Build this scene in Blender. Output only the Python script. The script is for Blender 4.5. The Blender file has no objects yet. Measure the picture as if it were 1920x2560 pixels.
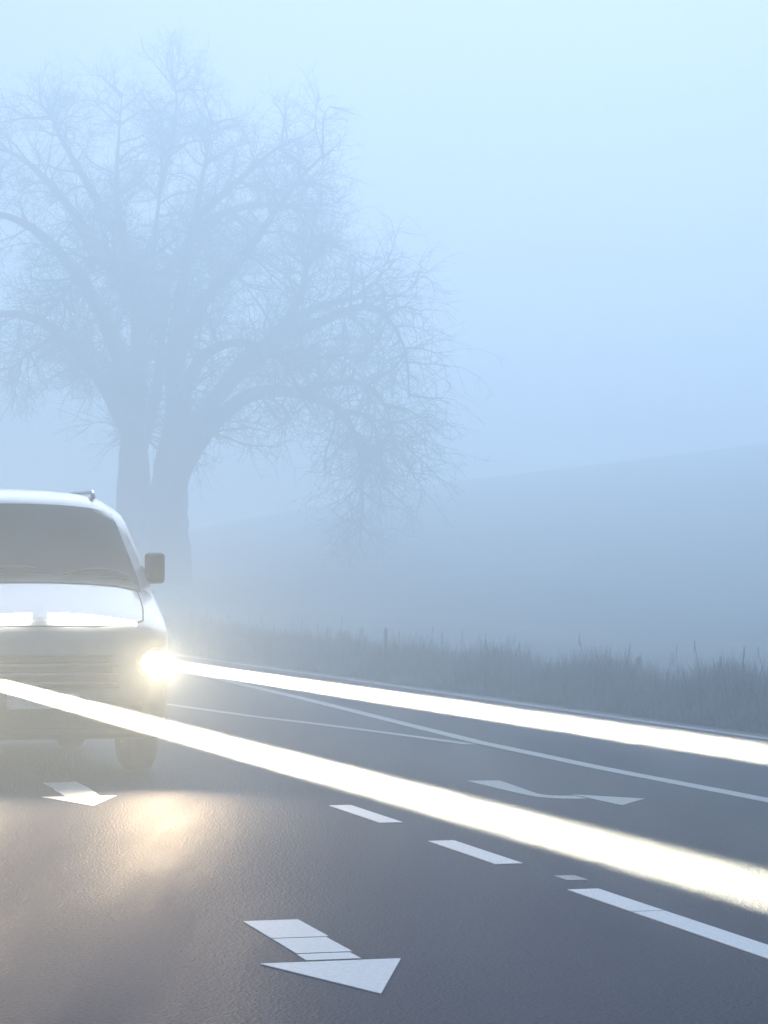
import bpy, math, random
from mathutils import Vector, Matrix
random.seed(11)
R = math.radians
S = bpy.context.scene
COL = S.collection

# ------------------------------------------------------------------ helpers
def tag(o, label=None, cat=None, group=None, kind=None):
    if label: o['label'] = label
    if cat: o['category'] = cat
    if group: o['group'] = group
    if kind: o['kind'] = kind
    return o

def empty(name, loc=(0, 0, 0), rz=0.0):
    o = bpy.data.objects.new(name, None)
    o.empty_display_size = 0.2
    COL.objects.link(o)
    o.location = loc
    o.rotation_euler = (0, 0, rz)
    return o

class MB:
    """collects shapes that become ONE mesh object"""
    def __init__(self):
        self.v = []; self.f = []
    def grid(self, rows, close_u=False, close_v=False):
        b = len(self.v); n = len(rows[0])
        for r in rows: self.v.extend(tuple(p) for p in r)
        m = len(rows)
        for i in range(m if close_v else m - 1):
            i2 = (i + 1) % m
            for j in range(n if close_u else n - 1):
                j2 = (j + 1) % n
                self.f.append((b + i*n + j, b + i*n + j2, b + i2*n + j2, b + i2*n + j))
    def poly(self, pts):
        b = len(self.v); self.v.extend(tuple(p) for p in pts)
        self.f.append(tuple(range(b, b + len(pts))))
    def slab(self, pts, z0, z1):
        b = len(self.v); n = len(pts)
        self.v.extend((p[0], p[1], z0) for p in pts); self.v.extend((p[0], p[1], z1) for p in pts)
        self.f.append(tuple(b + n + i for i in range(n)))
        self.f.append(tuple(b + n - 1 - i for i in range(n)))
        for i in range(n):
            j = (i + 1) % n
            self.f.append((b + i, b + j, b + n + j, b + n + i))
    def box(self, x0, x1, y0, y1, z0, z1):
        self.slab([(x0, y0), (x1, y0), (x1, y1), (x0, y1)], z0, z1)
    def tube(self, pts, rad, sides=6, cap=False):
        b = len(self.v); n = len(pts)
        up = None
        for i, p in enumerate(pts):
            p = Vector(p)
            a = Vector(pts[max(i-1, 0)]); c = Vector(pts[min(i+1, n-1)])
            t = (c - a)
            if t.length < 1e-9: t = Vector((0, 0, 1))
            t.normalize()
            if up is None:
                up = Vector((0.13, 0.99, 0.05)) if abs(t.y) < .9 else Vector((1, 0, 0))
            u = (up - t*up.dot(t)); u.normalize(); w = t.cross(u); up = u
            for k in range(sides):
                q = 2*math.pi*k/sides
                self.v.append(tuple(p + (u*math.cos(q) + w*math.sin(q))*rad[i]))
        for i in range(n-1):
            for k in range(sides):
                k2 = (k+1) % sides
                self.f.append((b+i*sides+k, b+i*sides+k2, b+(i+1)*sides+k2, b+(i+1)*sides+k))
        if cap:
            self.f.append(tuple(b+k for k in reversed(range(sides))))
            self.f.append(tuple(b+(n-1)*sides+k for k in range(sides)))
    def lathe_x(self, c, prof, n=36):
        """profile of (x, r) spun round the x axis through c"""
        rows = [[(c[0]+x, c[1]+r*math.cos(2*math.pi*k/n), c[2]+r*math.sin(2*math.pi*k/n)) for k in range(n)] for x, r in prof]
        self.grid(rows, close_u=True)
    def build(self, name, mat, parent=None, smooth=False, bevel=0.0):
        me = bpy.data.meshes.new(name)
        me.from_pydata(self.v, [], self.f)
        me.validate(); me.update()
        if mat: me.materials.append(mat)
        o = bpy.data.objects.new(name, me)
        COL.objects.link(o)
        if smooth:
            for p in me.polygons: p.use_smooth = True
        if bevel:
            m = o.modifiers.new('bevel', 'BEVEL'); m.width = bevel; m.segments = 2; m.limit_method = 'ANGLE'
        if parent: o.parent = parent
        return o

# ------------------------------------------------------------------ materials
def mat(name, base=(.5, .5, .5), rough=.6, metal=0.0, coat=0.0):
    m = bpy.data.materials.new(name); m.use_nodes = True
    b = m.node_tree.nodes['Principled BSDF']
    b.inputs['Base Color'].default_value = (*base, 1)
    b.inputs['Roughness'].default_value = rough
    b.inputs['Metallic'].default_value = metal
    b.inputs['Coat Weight'].default_value = coat
    return m
def noise_mat(name, c0, c1, scale, rough=.8, bump=0.0, detail=6, lo=.35, hi=.65, r2=None, dist=.01):
    m = mat(name, c0, rough); nt = m.node_tree; N = nt.nodes; L = nt.links
    b = N['Principled BSDF']
    tc = N.new('ShaderNodeTexCoord')
    n = N.new('ShaderNodeTexNoise'); n.inputs['Scale'].default_value = scale; n.inputs['Detail'].default_value = detail
    L.new(tc.outputs['Object'], n.inputs['Vector'])
    cr = N.new('ShaderNodeValToRGB'); cr.color_ramp.elements[0].position = lo; cr.color_ramp.elements[1].position = hi
    cr.color_ramp.elements[0].color = (*c0, 1); cr.color_ramp.elements[1].color = (*c1, 1)
    L.new(n.outputs['Fac'], cr.inputs['Fac']); L.new(cr.outputs['Color'], b.inputs['Base Color'])
    if bump:
        bp = N.new('ShaderNodeBump'); bp.inputs['Strength'].default_value = bump; bp.inputs['Distance'].default_value = dist
        L.new(n.outputs['Fac'], bp.inputs['Height']); L.new(bp.outputs['Normal'], b.inputs['Normal'])
    return m
def emit_mat(name, col, strength):
    m = mat(name, (.8, .8, .8), .2)
    b = m.node_tree.nodes['Principled BSDF']
    b.inputs['Emission Color'].default_value = (*col, 1)
    b.inputs['Emission Strength'].default_value = strength
    return m

def asphalt():
    m = mat('damp_asphalt', (.05, .05, .055), .5); nt = m.node_tree; N = nt.nodes; L = nt.links
    b = N['Principled BSDF']; b.inputs['Specular IOR Level'].default_value = .02
    tc = N.new('ShaderNodeTexCoord')
    fine = N.new('ShaderNodeTexNoise'); fine.inputs['Scale'].default_value = 48; fine.inputs['Detail'].default_value = 7; fine.inputs['Roughness'].default_value = .7
    vor = N.new('ShaderNodeTexVoronoi'); vor.inputs['Scale'].default_value = 70
    big = N.new('ShaderNodeTexNoise'); big.inputs['Scale'].default_value = .9; big.inputs['Detail'].default_value = 5
    mp = N.new('ShaderNodeMapping'); mp.inputs['Rotation'].default_value = (0, 0, R(-14.9)); mp.inputs['Scale'].default_value = (1.1, .10, 1)
    for t in (fine, vor): L.new(tc.outputs['Object'], t.inputs['Vector'])
    L.new(tc.outputs['Object'], mp.inputs['Vector']); L.new(mp.outputs['Vector'], big.inputs['Vector'])
    cr = N.new('ShaderNodeValToRGB')
    cr.color_ramp.elements[0].position = .40; cr.color_ramp.elements[0].color = (.003, .0055, .018, 1)
    cr.color_ramp.elements[1].position = .58; cr.color_ramp.elements[1].color = (.028, .038, .082, 1)
    mix = N.new('ShaderNodeMath'); mix.operation = 'MULTIPLY_ADD'; mix.inputs[1].default_value = .7
    L.new(fine.outputs['Fac'], mix.inputs[0])
    sc = N.new('ShaderNodeMath'); sc.operation = 'MULTIPLY'; sc.inputs[1].default_value = .36
    L.new(big.outputs['Fac'], sc.inputs[0]); L.new(sc.outputs[0], mix.inputs[2])
    L.new(mix.outputs[0], cr.inputs['Fac']); L.new(cr.outputs['Color'], b.inputs['Base Color'])
    rr = N.new('ShaderNodeMapRange'); rr.inputs['From Min'].default_value = .3; rr.inputs['From Max'].default_value = .7
    rr.inputs['To Min'].default_value = .50; rr.inputs['To Max'].default_value = .76
    L.new(big.outputs['Fac'], rr.inputs['Value']); L.new(rr.outputs[0], b.inputs['Roughness'])
    b1 = N.new('ShaderNodeBump'); b1.inputs['Strength'].default_value = .8; b1.inputs['Distance'].default_value = .008
    L.new(vor.outputs['Distance'], b1.inputs['Height'])
    b2 = N.new('ShaderNodeBump'); b2.inputs['Strength'].default_value = .5; b2.inputs['Distance'].default_value = .006
    L.new(fine.outputs['Fac'], b2.inputs['Height']); L.new(b1.outputs['Normal'], b2.inputs['Normal'])
    L.new(b2.outputs['Normal'], b.inputs['Normal'])
    return m

def paint_mat(name, c0, c1):
    m = noise_mat(name, c0, c1, 60, .65, .08, 5, .3, .6, dist=.001)
    return m

def van_paint():
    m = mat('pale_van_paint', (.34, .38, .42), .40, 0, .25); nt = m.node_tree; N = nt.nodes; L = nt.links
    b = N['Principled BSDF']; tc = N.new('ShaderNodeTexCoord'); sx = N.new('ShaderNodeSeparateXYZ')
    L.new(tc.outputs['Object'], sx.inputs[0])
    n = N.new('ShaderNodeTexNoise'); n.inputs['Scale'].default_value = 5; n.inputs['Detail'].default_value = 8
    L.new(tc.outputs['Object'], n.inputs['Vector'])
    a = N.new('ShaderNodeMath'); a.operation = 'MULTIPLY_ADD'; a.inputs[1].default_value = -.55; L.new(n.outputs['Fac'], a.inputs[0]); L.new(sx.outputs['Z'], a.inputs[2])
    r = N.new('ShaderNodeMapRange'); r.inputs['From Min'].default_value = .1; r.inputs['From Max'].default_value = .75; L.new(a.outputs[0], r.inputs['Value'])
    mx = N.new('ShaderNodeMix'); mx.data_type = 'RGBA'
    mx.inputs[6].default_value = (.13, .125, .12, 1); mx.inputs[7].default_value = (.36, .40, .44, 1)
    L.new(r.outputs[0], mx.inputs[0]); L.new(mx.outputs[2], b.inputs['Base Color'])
    return m

M = dict(
    asphalt=asphalt(),
    paint=paint_mat('road_paint', (.54, .56, .58), (.68, .70, .72)),
    faded=paint_mat('faded_road_paint', (.10, .11, .12), (.27, .28, .29)),
    worn=paint_mat('worn_road_paint', (.07, .07, .08), (.20, .20, .21)),
    field=noise_mat('winter_field', (.032, .052, .052), (.066, .094, .094), .35, .95, .4, 8, dist=.1),
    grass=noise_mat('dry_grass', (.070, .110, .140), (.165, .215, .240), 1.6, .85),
    bark=noise_mat('bark', (.022, .020, .018), (.055, .048, .042), 6, .95, .5, dist=.03),
    twig=noise_mat('twig_bark', (.03, .027, .024), (.055, .048, .042), 2, .95),
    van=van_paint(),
    glass=mat('tinted_glass', (.012, .040, .062), .12, 0, 0),
    black=noise_mat('black_plastic', (.018, .018, .02), (.035, .035, .038), 60, .6, .1, dist=.001),
    rubber=noise_mat('tyre_rubber', (.012, .012, .012), (.025, .025, .025), 40, .85, .2, dist=.002),
    rim=mat('alloy', (.45, .46, .48), .35, .9),
    chrome=mat('reflector', (.8, .8, .82), .12, 1.0),
    plate=noise_mat('plate_white', (.70, .71, .72), (.78, .79, .80), 30, .4),
    wood=noise_mat('weathered_wood', (.06, .05, .04), (.14, .12, .10), 9, .9, .3, dist=.01),
    lens=emit_mat('lit_headlamp', (1, .90, .72), 60),
    strip=emit_mat('added_streak_glow', (1, .90, .74), 13),  # glow of the strip added to the van, imitating a passing lamp's streak
    marker=emit_mat('lit_marker', (1, .86, .66), 6),
)

# ------------------------------------------------------------------ road frame: s runs away along the road, t across it
D = Vector((-.2571, .9664)); NN = Vector((.9664, .2571))
def rd(s, t, z=0.0):
    p = D*s + NN*t
    return (p.x, p.y, z)
ROAD_NEAR, ROAD_FAR = -3.6, 9.85
Z_ROAD = 0.0

# ------------------------------------------------------------------ terrain
def smooth(a, b, x):
    u = max(0.0, min(1.0, (x-a)/(b-a))); return u*u*(3-2*u)
def terrain(x, y):
    t = x*NN.x + y*NN.y
    s = x*D.x + y*D.y
    z = -.06
    z -= .22*smooth(11.5, 13.2, t)*(1 - smooth(13.5, 18, t))           # shallow ditch behind the verge
    r = math.hypot(x, max(y, 1.0))
    if y > 5:
        az = x/max(y, 1.0)
        sl = .043 + .205*az if az < .02 else .047 + .14*(az-.02)
        sl = max(.008, min(.085, sl))
        z += sl*(235*smooth(46, 245, r))
        z = 26*math.tanh(z/26)
    z += .10*math.sin(x*.21+1)*math.sin(y*.17)*smooth(14, 25, t)
    return z

def axis(lo, hi, near_lo, near_hi, step, k=1.13):
    a = []; x = near_lo
    while x <= near_hi: a.append(x); x += step
    st = step; x = near_lo
    left = []
    while x > lo:
        st *= k; x -= st; left.append(max(x, lo))
    st = step; x = a[-1]
    while x < hi:
        st *= k; x += st; a.append(min(x, hi))
    return left[::-1] + a
xs = axis(-225, 225, -30, 30, 1.2); ys = axis(-40, 400, 0, 60, 1.2)
g = MB()
g.grid([[(x, y, terrain(x, y)) for x in xs] for y in ys])
go = g.build('ground', M['field'], None, True); tag(go, kind='structure')

rdm = MB()
ss = [-38 + i*6 for i in range(0, 29)]
rdm.slab([rd(ss[0], ROAD_NEAR), rd(ss[0], ROAD_FAR)] [:2] + [rd(ss[-1], ROAD_FAR), rd(ss[-1], ROAD_NEAR)], -.05, Z_ROAD)
ro = rdm.build('road', M['asphalt']); tag(ro, kind='structure')

ZM = Z_ROAD + .004
def marking(name, pieces, label, cat, m='paint', group=None):
    b = MB()
    for pc in pieces: b.slab([rd(s, t) for s, t in pc], Z_ROAD + .0005, ZM)
    o = b.build(name, M[m]); tag(o, label, cat, group)
    return o
def rect(s0, s1, t0, t1): return [(s0, t0), (s0, t1), (s1, t1), (s1, t0)]

# straight arrows painted in the near lane, each laid in pieces with thin joints
GP = .016
marking('straight_arrow', [
    rect(10.22, 10.765, 2.255, 2.49), rect(9.775, 10.22-GP*1.3, 2.255, 2.475), rect(9.585, 9.775-GP*1.5, 2.25, 2.46),
    [(9.545, 2.062), (8.74, 2.315), (9.545, 2.605)]],
    'white straight arrow painted nearest on the road, its shaft crossed by thin dark joints', 'road arrow', group='straight arrows in the near lane')
marking('straight_arrow', [
    rect(18.05, 18.69, 2.46, 2.70), rect(17.66, 18.05-GP, 2.45, 2.69), rect(17.45, 17.66-GP, 2.445, 2.68),
    [(17.42, 2.285), (16.62, 2.51), (17.42, 2.79)]],
    'small white straight arrow farther back in the near lane, lying in warm light at left', 'road arrow', group='straight arrows in the near lane')
# turn arrow: curved shaft with a head pointing sideways
def bez(p0, p1, p2, p3, n):
    out = []
    for i in range(n+1):
        u = i/n; v = 1-u
        out.append(tuple(v**3*p0[k]+3*v*v*u*p1[k]+3*v*u*u*p2[k]+u**3*p3[k] for k in (0, 1)))
    return out
L_ = bez((18.08, 5.425), (17.3, 5.425), (16.75, 5.43), (16.60, 5.46), 8) + bez((16.60, 5.46), (16.45, 5.5), (16.36, 5.58), (16.36, 5.735), 8)[1:]
R_ = bez((18.04, 5.655), (17.4, 5.61), (17.0, 5.55), (16.80, 5.555), 8) + bez((16.80, 5.555), (16.68, 5.565), (16.62, 5.62), (16.60, 5.735), 8)[1:]
tp = [[L_[i], R_[i], R_[i+1], L_[i+1]] for i in range(len(L_)-1)]
b = MB()
b.slab([rd(*p) for p in (L_ + R_[::-1])], Z_ROAD+.0005, ZM)
b.slab([rd(16.72, 5.755), rd(16.26, 6.10), rd(15.80, 5.775)], Z_ROAD+.0005, ZM)
o = b.build('turn_arrow', M['faded']); tag(o, 'white bent turn arrow painted in the middle lane beyond the dashes', 'road arrow')
# broken lane line
DL = 'dashes of the broken lane line'
marking('lane_dash', [rect(10.66, 11.50, 3.935, 4.085), rect(1.0, 10.66-GP, 3.935, 4.085)], 'long white lane line at lower right with a crack across it', 'road line', group=DL)
marking('lane_dash', [rect(12.64, 13.88, 3.945, 4.09)], 'white road dash between the long lane line and the dash under the beam', 'road line', group=DL)
marking('lane_dash', [rect(15.02, 16.28, 3.97, 4.11)], 'white road dash farthest back, close under the lower light beam', 'road line', group=DL)
marking('worn_dash', [rect(11.86, 12.06, 4.06, 4.16)], 'faint worn scrap of old paint beside the gap between two white dashes', 'road line', 'worn')
# solid line and the branch that leaves it
def strip(name, pts, w, label):
    b = MB(); P = [rd(s, t) for s, t in pts]
    lo = [(rd(s, t-w/2)) for s, t in pts]; hi = [(rd(s, t+w/2)) for s, t in pts]
    for i in range(len(pts)-1):
        pass
    b.slab(lo + hi[::-1], Z_ROAD+.0005, ZM)
    o = b.build(name, M['faded']); tag(o, label, 'road line'); return o
strip('solid_line', [(2, 6.86), (14, 6.86), (19, 6.80), (22.4, 6.86), (25.6, 7.04), (28.2, 7.20), (32, 7.42), (40, 7.8), (60, 8.2)], .145,
      'long solid white line between the turn lane and the far lane')
bo = strip('branch_line', [(22.2, 6.70), (23.8, 6.50), (25.8, 6.20), (27.6, 5.88), (31, 5.45), (40, 4.7), (60, 4.3)], .12,
      'thin white line branching leftward off the long solid line')
bo.data.materials[0] = M['worn']
eo = strip('edge_line', [(0, 9.58), (30, 9.58), (60, 9.58), (110, 9.58)], .11, 'pale edge line along the grass verge on the far side of the road'); eo.data.materials[0] = M['worn']

# ------------------------------------------------------------------ verge grass (a mass nobody could count)
vg = MB()
def blade(x, y, z, h, w, lean, az, seg=2):
    b0 = len(vg.v)
    dx, dy = math.cos(az), math.sin(az); px, py = -dy, dx
    if abs(px) < .4: px, py = (.8, .6)
    for i in range(seg+1):
        u = i/seg
        ox = dx*lean*u*u; oy = dy*lean*u*u; ww = w*(1-u*.85)/2
        vg.v.append((x+ox-px*ww, y+oy-py*ww, z+h*u)); vg.v.append((x+ox+px*ww, y+oy+py*ww, z+h*u))
    for i in range(seg):
        vg.f.append((b0+2*i, b0+2*i+1, b0+2*i+3, b0+2*i+2))
n_bl = 0
while n_bl < 62000:
    s = 14 + 75*random.random()**1.5
    u = random.random()
    t = 9.86 + .14*random.random() + 2.6*u**1.3
    x, y, _ = rd(s, t)
    if s < 19.0 and random.random() < .55: continue
    clump = .75 + .28*math.sin(x*2.3+y*1.1) * math.sin(x*.9-y*1.7+2)
    hh = (.25 + .62*smooth(0, .45, u)) * clump * random.uniform(.55, 1.12)
    hh *= .78
    hh *= .45 + .55*smooth(18.2, 20.3, s)
    blade(x, y, terrain(x, y)-.02, hh, random.uniform(.008, .02), hh*random.uniform(.05, .45), random.uniform(0, 6.283))
    n_bl += 1
for i in range(190):                                                    # taller seed stalks standing out of the grass
    s = 19 + 45*random.random()**1.3; t = random.uniform(10.4, 12.6)
    x, y, _ = rd(s, t); z = terrain(x, y)
    h = random.uniform(.55, .92)*random.uniform(.8, 1)
    az = random.uniform(0, 6.28); ln = random.uniform(.0, .16)
    top = (x+ln*math.cos(az), y+ln*math.sin(az), z+h)
    vg.tube([(x, y, z), (x+ln*.3*math.cos(az), y+ln*.3*math.sin(az), z+h*.6), top], [.005, .004, .003], 3)
    vg.tube([(top[0], top[1], top[2]-.14), (top[0]+.01, top[1], top[2]-.05), (top[0]+.015, top[1], top[2]+.02)], [.003, .0038, .0015], 4)
    for k in range(random.randint(0, 4)):
        q = random.uniform(.5, .9); a2 = random.uniform(0, 6.28)
        p0 = Vector((x, y, z)).lerp(Vector(top), q)
        vg.tube([p0, p0+Vector((math.cos(a2)*.06, math.sin(a2)*.06, .07))], [.004, .002], 3)
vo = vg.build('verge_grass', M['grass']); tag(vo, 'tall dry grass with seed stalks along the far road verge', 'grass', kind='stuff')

# ------------------------------------------------------------------ old bare tree
TY = 66.0; TK = 1.66; TX = -5.83                                       # sketched at 66 units, then set at its real size
TZ0 = 1.404 + (terrain(TX*TK, TY*TK) - 1.404)/TK
K = 66.0/5660
def tp_(px, py, dy=0.0):
    """tree sketch units -> metres, relative to the tree base"""
    k = K*(1+dy/TY)
    return Vector(((px-830)*k - TX, dy, 1.404+(1265-py)*k - TZ0))
tree = empty('bare_tree', (TX*TK, TY*TK, terrain(TX*TK, TY*TK))); tree.scale = (TK, TK, TK)
tag(tree, 'huge old bare tree with twin trunks and drooping twigs, standing in fog at left', 'tree')
def spline(pts, n=6):
    out = []
    P = [pts[0]] + list(pts) + [pts[-1]]
    for i in range(1, len(P)-2):
        for k in range(n):
            u = k/n; a, b_, c, d = P[i-1], P[i], P[i+1], P[i+2]
            out.append(.5*((2*b_) + (c-a)*u + (2*a-5*b_+4*c-d)*u*u + (3*b_-a-3*c+d)*u**3))
    out.append(pts[-1]); return out
limbs = [
 # (points (x, y, depth)), base radius, end radius, is trunk
 ([(274,1390,0),(288,1300,0),(291,1150,0),(290,1000,.1),(290,870,.2),(300,720,.4),(275,560,.7),(250,420,.6),(255,280,.9),(262,165,1.0)], .72, .015, True),
 ([(368,1390,-.3),(362,1300,-.3),(361,1130,-.2),(370,1010,-.2),(385,880,-.5),(378,760,-.8),(395,610,-1.0),(420,470,-1.3),(445,330,-1.2),(460,240,-1.4)], .80, .015, True),
 ([(285,1040,.1),(300,960,.2),(325,900,.2),(345,800,.1),(345,700,.0),(330,560,-.3),(345,400,-.4),(350,260,-.6)], .3, .03, False),
 ([(362,1100,-.2),(410,985,-.4),(480,895,-.6),(560,848,-.8),(660,852,-1.0),(735,890,-.9),(775,970,-.8),(785,1080,-.7),(778,1170,-.7)], .34, .03, False),
 ([(368,1010,-.2),(445,885,-.7),(520,800,-1.1),(600,715,-1.3),(648,640,-1.2),(665,570,-1.4),(705,520,-1.5)], .31, .05, False),
 ([(530,792,-1.1),(610,735,-1.6),(700,690,-2.0),(800,660,-2.2),(880,690,-2.3),(940,760,-2.2),(955,860,-2.2)], .2, .025, False),
 ([(600,715,-1.3),(680,665,-.8),(770,640,-.4),(830,610,-.1),(880,640,.1)], .15, .03, False),
 ([(380,760,-.8),(440,650,-1.5),(520,560,-2.2),(590,460,-2.6),(650,380,-2.9),(700,330,-3.0)], .24, .03, False),
 ([(300,720,.4),(380,560,1.2),(460,470,1.8),(560,440,2.2),(650,452,2.4),(710,520,2.6)], .22, .03, False),
 ([(420,470,-1.3),(500,400,-1.0),(580,330,-.7),(630,290,-.5)], .14, .03, False),
 ([(285,940,.1),(220,820,.6),(140,730,1.0),(50,680,1.2),(-50,690,1.3),(-120,760,1.4)], .33, .04, False),
 ([(290,850,.2),(220,680,-.6),(140,560,-1.2),(50,480,-1.7),(-40,460,-2.0),(-110,500,-2.2)], .3, .04, False),
 ([(290,660,.5),(200,520,1.3),(110,400,2.0),(30,330,2.4),(-50,310,2.7)], .24, .03, False),
 ([(270,540,.7),(190,400,.2),(130,290,-.2),(100,210,-.4)], .17, .03, False),
 ([(345,700,0),(360,600,2.5),(400,560,4.2),(470,560,5.6),(540,620,6.4)], .24, .03, False),
 ([(345,720,0),(300,600,-2.6),(250,560,-4.4),(180,580,-5.6),(120,660,-6.2)], .24, .03, False),
 ([(385,880,-.5),(430,780,-2.6),(500,740,-4.2),(590,760,-5.3),(650,850,-5.8)], .24, .03, False),
 ([(290,870,.2),(230,790,2.6),(170,740,4.4),(90,740,5.8),(20,800,6.4)], .24, .03, False),
 ([(640,850,-.9),(700,830,-2.0),(790,830,-2.8),(870,880,-3.2),(905,970,-3.3)], .13, .025, False),
 ([(735,890,-.9),(800,900,-.2),(850,960,.2),(860,1060,.3)], .09, .02, False),
 ([(450,880,-.7),(540,760,.6),(640,770,1.6),(740,780,2.2),(830,850,2.6)], .2, .025, False),
 ([(345,400,-.4),(370,300,.6),(380,200,1.2),(375,140,1.5)], .1, .02, False),
]
crown = []                                                               # meshes for branches and twigs
tw_b, tw_t = MB(), MB()
rng = random.Random(5)
def grow(p, d, length, r, level, droop, m, sides, seg, out=None):
    pts = [p]; rad = [r]; cur = p.copy(); dd = d.normalized()
    for i in range(seg):
        j = Vector((rng.uniform(-1, 1), rng.uniform(-1, 1), rng.uniform(-1, 1)))*.33
        dd = (dd + j + Vector((0, 0, -droop*(.25+.75*i/seg)))).normalized()
        cur = cur + dd*(length/seg)
        pts.append(cur.copy()); rad.append(max(r*(1-.8*(i+1)/seg), .0035))
    m.tube(pts, rad, sides)
    return pts
def side_dir(tan, spread):
    a = rng.uniform(0, 6.283)
    ref = Vector((0, 0, 1)) if abs(tan.z) < .9 else Vector((1, 0, 0))
    u = tan.cross(ref).normalized(); w = tan.cross(u)
    return (tan*(1-spread) + (u*math.cos(a)+w*math.sin(a))*spread).normalized()
for pts, r0, r1, trunk in limbs:
    pts = [(x if x < 780 else 780+(x-780)*.6, y if y > 320 else 320-(320-y)*.82, z) for x, y, z in pts]
    P = spline([tp_(*p) for p in pts], 6)
    n = len(P)
    rad = [(r0 if trunk else r0*.75)*(1-i/(n-1))**(1.55 if trunk else 1.25) + r1*.8 for i in range(n)]
    if trunk: rad = [r*(1 + .45*max(0, 1-i/6.0)**2) for i, r in enumerate(rad)]
    m = MB()
    Q = [p + Vector((rng.uniform(-1, 1), rng.uniform(-1, 1), rng.uniform(-1, 1)))*rad[i]*.06 for i, p in enumerate(P)]
    m.tube(Q, rad, 12 if trunk else 8)
    m.build('trunk' if trunk else 'limb', M['bark'], tree, True)
    L = sum((P[i+1]-P[i]).length for i in range(n-1))
    nb = int(L*(5.6 if not trunk else 4.6))
    for _ in range(nb):
        f = rng.uniform(.3 if trunk else .12, 1.0)
        i = min(int(f*(n-1)), n-2)
        p = P[i].lerp(P[i+1], f*(n-1)-i)
        if p.z < 4.2 and trunk: continue
        tan = (P[i+1]-P[i]).normalized()
        px = p.x + TX
        right = smooth(-2.5, 1.2, px)
        low = 1 - smooth(5, 11, p.z)
        dr = .02 + .17*right*(.35+.65*low) - .07*smooth(9, 13, p.z)
        d = side_dir(tan, rng.uniform(.5, .85)); d = (d + Vector((0, 0, .25 if low < .7 else .05))).normalized()
        ln = rng.uniform(.9, 2.1)*(1-.25*f)
        bp = grow(p, d, ln, rng.uniform(.022, .045), 1, dr, tw_b, 4, 6)
        for _k in range(rng.randint(7, 11)):
            q = rng.uniform(.15, 1.0)*(len(bp)-1); a = min(int(q), len(bp)-2)
            tp0 = bp[a].lerp(bp[a+1], q-a); tt = (bp[a+1]-bp[a]).normalized()
            d2 = side_dir(tt, rng.uniform(.35, .75))
            t1 = grow(tp0, d2, rng.uniform(.45, 1.15)*(1+.7*right*low), rng.uniform(.008, .014), 2, dr*1.5, tw_t, 3, 5)
            for _j in range(rng.randint(4, 6)):
                q2 = rng.uniform(.1, 1.0)*(len(t1)-1); c = min(int(q2), len(t1)-2)
                grow(t1[c].lerp(t1[c+1], q2-c), side_dir((t1[c+1]-t1[c]).normalized(), rng.uniform(.35, .75)),
                     rng.uniform(.18, .5), .0055, 3, dr, tw_t, 3, 3)
tw_b.build('branches', M['twig'], tree); tw_t.build('twigs', M['twig'], tree)

# slim posts beyond the road
for (x, y, h, w, lab) in ((-5.30, 72.0, .55, .07, 'short dark wooden post in the field near the foot of the big tree'),
                          (.02, 44.0, .72, .03, 'thin dark stake rising out of the grass right of the van')):
    m = MB(); z = terrain(x, y)
    m.tube([(x, y, z-.1), (x+.01, y, z+h*.5), (x+.015, y, z+h)], [w, w*.95, w*.85], 8, True)
    m.tube([(x+.015, y, z+h), (x+.015, y, z+h+.03)], [w*.85, w*.3], 8, True)
    tag(m.build('post', M['wood']), lab, 'post')

# ------------------------------------------------------------------ van, facing us with its lamps lit
VAN = (-2.457, 18.883, Z_ROAD); VA = R(16.2)
van = empty('van', VAN, VA)
tag(van, 'pale van in the fog at the left edge with headlamps lit and a dark windscreen', 'van')
# stations: y, z bottom, z top, half width
STN = [(.00,.36,.86,.78),(.02,.33,.98,.83),(.06,.31,1.07,.88),(.13,.29,1.14,.93),(.25,.28,1.20,.965),(.45,.28,1.28,.985),
       (.70,.28,1.37,.995),(.90,.28,1.44,1.0),(.97,.28,1.475,1.0),(1.15,.28,1.62,1.0),(1.35,.28,1.79,1.0),(1.55,.28,1.955,1.0),(1.66,.28,2.03,1.0),
       (1.80,.28,2.10,1.0),(2.1,.28,2.165,1.0),(2.6,.28,2.195,1.0),(3.6,.28,2.20,1.0),(4.7,.28,2.18,1.0),(4.93,.30,2.12,.98),(5.0,.36,2.02,.94)]
def interp(y, k):
    for a, b_ in zip(STN, STN[1:]):
        if a[0] <= y <= b_[0]:
            u = (y-a[0])/(b_[0]-a[0]); return a[k]+(b_[k]-a[k])*u
    return STN[0][k] if y < 0 else STN[-1][k]
def halfw(y, z):
    w = interp(y, 3)
    return w*(1 - .13*smooth(1.15, 2.25, z)**1.3) - .035*(1-smooth(.28, .6, z))
def top(y, x):
    w = max(.2, halfw(y, interp(y, 2)))
    return interp(y, 2) - .05*(x/w)**2 - .085*abs(x/w)**8
def section(y):
    zb, zt = interp(y, 1), interp(y, 2)
    half = []
    half += [(x*halfw(y, zb), zb) for x in (0, .35, .7, .9)]
    zs = top(y, halfw(y, zt))
    for u in (0.03, .1, .2, .35, .5, .65, .8, .92, 1.0):
        z = zb + (zs-zb)*u
        half.append((halfw(y, z) - (.02 if u < .05 else 0), z))
    wt = halfw(y, zt)
    for x in (.985, .96, .92, .85, .7, .5, .25, 0):
        half.append((x*wt, top(y, x*wt)))
    return half
rows = []
ysub = []
for a, b_ in zip(STN, STN[1:]):
    for k in range(2): ysub.append(a[0]+(b_[0]-a[0])*k/2)
ysub.append(5.0)
for y in ysub:
    h = section(y)
    rows.append([(x, y, z) for x, z in h] + [(-x, y, z) for x, z in h[-2:0:-1]])
bd = MB(); bd.grid(rows, close_u=True)
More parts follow.
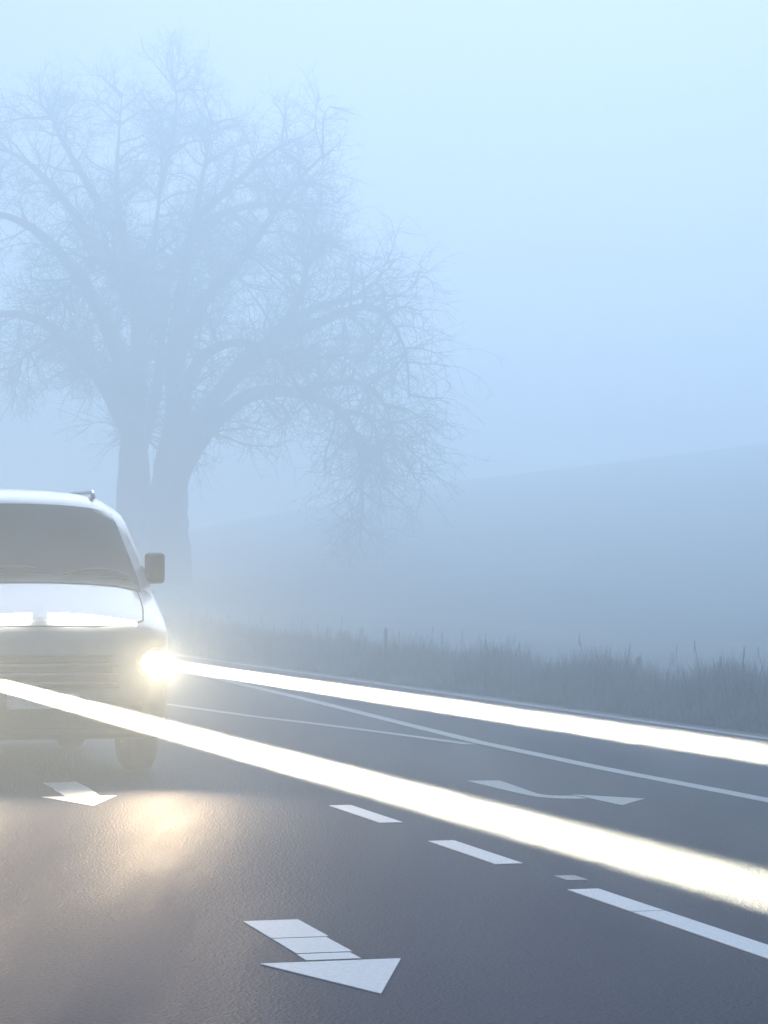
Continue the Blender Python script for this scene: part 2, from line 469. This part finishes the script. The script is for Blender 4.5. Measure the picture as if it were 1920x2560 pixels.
def cap(row, flip):
    n = len(row); h = n//2
    for i in range(h):
        a, b_, c, d = row[i], row[i+1], row[(n-i-1) % n], row[(n-i) % n]
        q = [a, b_, c, d]
        bd.poly(q[::-1] if flip else q)
cap(rows[0], False); cap(rows[-1], True)
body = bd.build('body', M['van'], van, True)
# panels laid a few mm proud of the body surface
def patch(name, m, y0, y1, w0, w1, off=.006, n=8, mm=10, parent=van):
    b = MB(); rws = []
    for i in range(mm+1):
        y = y0+(y1-y0)*i/mm; w = w0+(w1-w0)*i/mm
        sl = math.atan2(interp(min(y+.03, 4.9), 2)-interp(y-.03, 2), .06)
        rws.append([(w*(j/n*2-1), y-math.sin(sl)*off, top(y, w*(j/n*2-1))+math.cos(sl)*off) for j in range(n+1)])
    b.grid(rws); return b.build(name, m, parent, True)
ws = patch('windscreen', M['glass'], .99, 1.68, .90, .80, .008, 20, 12)
patch('cowl', M['black'], .86, .985, .88, .90, .007, 16, 3)
for sx in (-.42, .30):
    w = MB(); pts = []
    for i in range(7):
        u = i/6; x = sx + .52*u; y = .95+.05*u + .05*math.sin(u*3)
        pts.append((x, y, top(y, x)+.03))
    w.tube(pts, [.009]*7, 5, True); w.build('wiper', M['black'], van)
for sg in (-1, 1):                                                       # bonnet shut line
    sm_ = MB(); sm_.tube([(sg*x, y, top(y, x)+.001) for x, y in ((.0, .10), (.4, .105), (.66, .14), (.78, .24), (.82, .45), (.84, .65), (.85, .86))], [.005]*7, 5)
    sm_.build('bonnet_seam', M['black'], van)
# front face helper: y of the front skin at (x, z)
def front_y(x, z):
    lo, hi = -.0, 1.2
    for i in range(60):
        y = i*.01
        if abs(x) <= halfw(y, z) and z <= top(y, x) + 1e-4 and z >= interp(y, 1): return y
    return .5
def front_patch(name, m, fx, fz, nx, nz, off=.008, parent=van, smooth_=True):
    b = MB(); rws = []
    for j in range(nz+1):
        row = []
        for i in range(nx+1):
            u, v = i/nx, j/nz
            x, z = fx(u, v), fz(u, v); row.append((x, front_y(x, z)-off, z))
        rws.append(row)
    b.grid(rws); o = b.build(name, m, parent, smooth_)
    sm = o.modifiers.new('thick', 'SOLIDIFY'); sm.thickness = .012; sm.offset = 1
    return o
front_patch('grille', M['black'], lambda u, v: (u*2-1)*(.56-.05*v), lambda u, v: .66+.24*v, 16, 5, .01)
front_patch('lower_bumper', M['black'], lambda u, v: (u*2-1)*.72, lambda u, v: .37+.20*v, 16, 4, .012)
pl = MB(); pl.box(-.26, .26, -.035, -.018, .52, .63); pl.build('number_plate', M['plate'], van, bevel=.004)
for k in range(3):
    s_ = MB(); z = .70+.065*k; s_.tube([(-.54, -.012, z), (0, -.02, z), (.54, -.012, z)], [.012]*3, 6, True); s_.build('grille_bar', M['rim'], van)
for sg in (-1, 1):
    # headlamp: dark housing, reflector bowl and round lit lens
    hl = MB()
    c = (sg*.815, .02, .84)
    n = 28
    def ring(rx, rz, y, sk=0): return [(c[0]+rx*math.cos(2*math.pi*k/n), y+.22*max(0, sg*math.cos(2*math.pi*k/n))*rx/.12*.5, c[2]+rz*math.sin(2*math.pi*k/n)) for k in range(n)]
    hl.grid([ring(.13, .115, .26), ring(.13, .115, -.01), ring(.108, .095, -.022), ring(.09, .08, .0), ring(.05, .045, .03)], close_u=True)
    ho = hl.build('headlamp', M['black'], van, True)
    ln = MB()
    ln.grid([ring(.060, .056, -.012), ring(.05, .047, -.028), ring(.03, .026, -.038), ring(.004, .004, -.042)], close_u=True)
    ln.build('lens', M['lens'], ho, True)
    # added glowing strip on the bonnet edge, standing in for another vehicle's lamp streak
    st = MB(); pts = []
    for i in range(13):
        u = i/12; x = sg*(.06 + .65*u); z = 1.19 - .075*u**1.2
        pts.append((x, front_y(x, min(z, .97+.0*u))-.012 if z < .95 else max(.0, .13+.10*(x/.9)**2)-.02+(0.02 if u < .1 else 0), z))
    st.tube(pts, [.008+.024*math.sin(min(1, .25+i/9)*1.5)*(1, .97, .9, .72)[max(0, i-9)] for i in range(13)], 10, True)
    st.build('added_streak_strip', M['strip'], van, True)
    # mirror
    mi = MB(); xm = sg*1.02
    mi.tube([(sg*.93, 1.30, 1.42), (sg*1.0, 1.26, 1.45)], [.03, .03], 6, True)
    mo = mi.build('mirror_arm', M['black'], van, True)
    mh = MB(); x0, x1 = sorted((sg*.985, sg*1.14))
    mh.box(x0, x1, 1.20, 1.28, 1.42, 1.66); mh.build('mirror_housing', M['black'], mo, bevel=.03)
    # side windows and door line
    sw = MB()
    pr = [(1.28, 1.42), (1.62, 1.86), (2.35, 1.90), (2.35, 1.42)]
    sw.poly([(sg*(halfw(y, z)+.006), y, z) for y, z in (pr if sg > 0 else pr[::-1])]); sw.build('side_window', M['glass'], van)
    dh = MB(); dh.box(*sorted((sg*1.0, sg*1.03)), 2.05, 2.25, 1.16, 1.20); dh.build('door_handle', M['black'], van, bevel=.006)
    for yw in (.93, 4.0):
        ty = MB(); xw = sg*.86
        ty.lathe_x((xw, yw, .34), [(-.10, .2), (-.115, .30), (-.09, .335), (-.03, .342), (.03, .342), (.09, .335), (.115, .30), (.10, .2)])
        wo = ty.build('wheel', M['rubber'], van, True)
        rm = MB(); q = sg*.09
        rm.lathe_x((xw, yw, .34), [(q, .205), (q*1.1, .19), (q*.75, .15), (q*.8, .07), (q*1.1, .05), (q*1.1, .001)])
        rm.build('rim', M['rim'], wo, True)
    rr = MB(); rr.tube([(sg*.70, 1.95, top(1.95, .70)+.02), (sg*.74, 2.2, top(2.2, .74)+.05), (sg*.75, 3.2, top(3.2, .75)+.05), (sg*.74, 4.6, top(4.6, .74)+.03)], [.018]*4, 6, True)
    rr.build('roof_rail', M['rim'], van, True)

# lamp light: a tight main beam and a broad dipped beam from each headlamp
HEAD = math.radians(-90) + VA
def to_world(p): return Matrix.Translation(VAN) @ Matrix.Rotation(VA, 4, 'Z') @ Vector(p)
BEAM, DIP = 14.5, 950.0
for sg in (-1, 1):
    p = to_world((sg*.834, -.10, .84))
    d = Matrix.Rotation(VA, 3, 'Z') @ Vector((0, -1, -.0008))
    la = bpy.data.lights.new('headlamp_main_beam', 'AREA'); la.shape = 'DISK'; la.size = .076; la.spread = R(.12)
    la.energy = BEAM; la.color = (1, .80, .56)
    o = bpy.data.objects.new('headlamp_main_beam', la); COL.objects.link(o); o.location = p
    o.rotation_euler = d.to_track_quat('-Z', 'Y').to_euler()
    d2 = Matrix.Rotation(VA, 3, 'Z') @ Vector((-.22 if sg > 0 else -.13, -1, -.10))
    sp = bpy.data.lights.new('headlamp_dipped_beam', 'SPOT'); sp.spot_size = R(80); sp.spot_blend = 1; sp.shadow_soft_size = .07
    sp.energy = DIP; sp.color = (1, .74, .46)
    o = bpy.data.objects.new('headlamp_dipped_beam', sp); COL.objects.link(o); o.location = p
    o.rotation_euler = d2.to_track_quat('-Z', 'Y').to_euler()

# ------------------------------------------------------------------ fog
hz = MB(); hz.box(-230, 230, -45, 405, -1.6, 29.0)
hm = bpy.data.materials.new('fog'); hm.use_nodes = True
nt = hm.node_tree; nt.nodes.clear()
out = nt.nodes.new('ShaderNodeOutputMaterial'); pv = nt.nodes.new('ShaderNodeVolumePrincipled')
pv.inputs['Color'].default_value = (.80, .93, 1.0, 1)
pv.inputs['Density'].default_value = .0160
pv.inputs['Anisotropy'].default_value = .5
nt.links.new(pv.outputs[0], out.inputs['Volume'])
try: hm.cycles.volume_sampling = 'MULTIPLE_IMPORTANCE'
except Exception: pass
try: hm.volume_intersection_method
except Exception: pass
ho = hz.build('haze', hm); tag(ho, kind='stuff', label='pale blue fog filling the air over the road and field', cat='fog')
ho.display_type = 'WIRE'

# ------------------------------------------------------------------ daylight
SUN_EL, SUN_AZ = R(32), R(4)
w = bpy.data.worlds.new('World'); S.world = w; w.use_nodes = True
nt = w.node_tree; bg = nt.nodes['Background']
sky = nt.nodes.new('ShaderNodeTexSky'); sky.sky_type = 'NISHITA'; sky.sun_disc = False
sky.sun_elevation = SUN_EL; sky.sun_rotation = SUN_AZ; sky.air_density = 1.0; sky.dust_density = 1.5; sky.ozone_density = 1.0
nt.links.new(sky.outputs[0], bg.inputs['Color']); bg.inputs['Strength'].default_value = .05
sl = bpy.data.lights.new('sun', 'SUN'); sl.energy = 4.6; sl.angle = R(40); sl.color = (.665, .785, 1)
so = bpy.data.objects.new('sun', sl); COL.objects.link(so)
dv = Vector((math.sin(SUN_AZ)*math.cos(SUN_EL), math.cos(SUN_AZ)*math.cos(SUN_EL), math.sin(SUN_EL)))
so.rotation_euler = dv.to_track_quat('Z', 'Y').to_euler(); so.location = (0, 0, 30)

# ------------------------------------------------------------------ camera and render
cam = bpy.data.cameras.new('camera'); co = bpy.data.objects.new('camera', cam); COL.objects.link(co)
cam.sensor_fit = 'HORIZONTAL'; cam.sensor_width = 24; cam.lens = 5660/1659*24
cam.clip_end = 3000
co.location = (0, 0, 1.404)
co.rotation_euler = (R(90)+math.atan(159/5660), 0, 0)
S.camera = co
S.view_settings.view_transform = 'Standard'; S.view_settings.look = 'None'; S.view_settings.gamma = 1
S.view_settings.exposure = -.13
c = S.cycles
c.max_bounces = 10; c.volume_bounces = 8; c.diffuse_bounces = 3; c.glossy_bounces = 3; c.transparent_max_bounces = 6
c.sample_clamp_indirect = 6; c.use_denoising = True
try: c.denoiser = 'OPENIMAGEDENOISE'
except Exception: pass
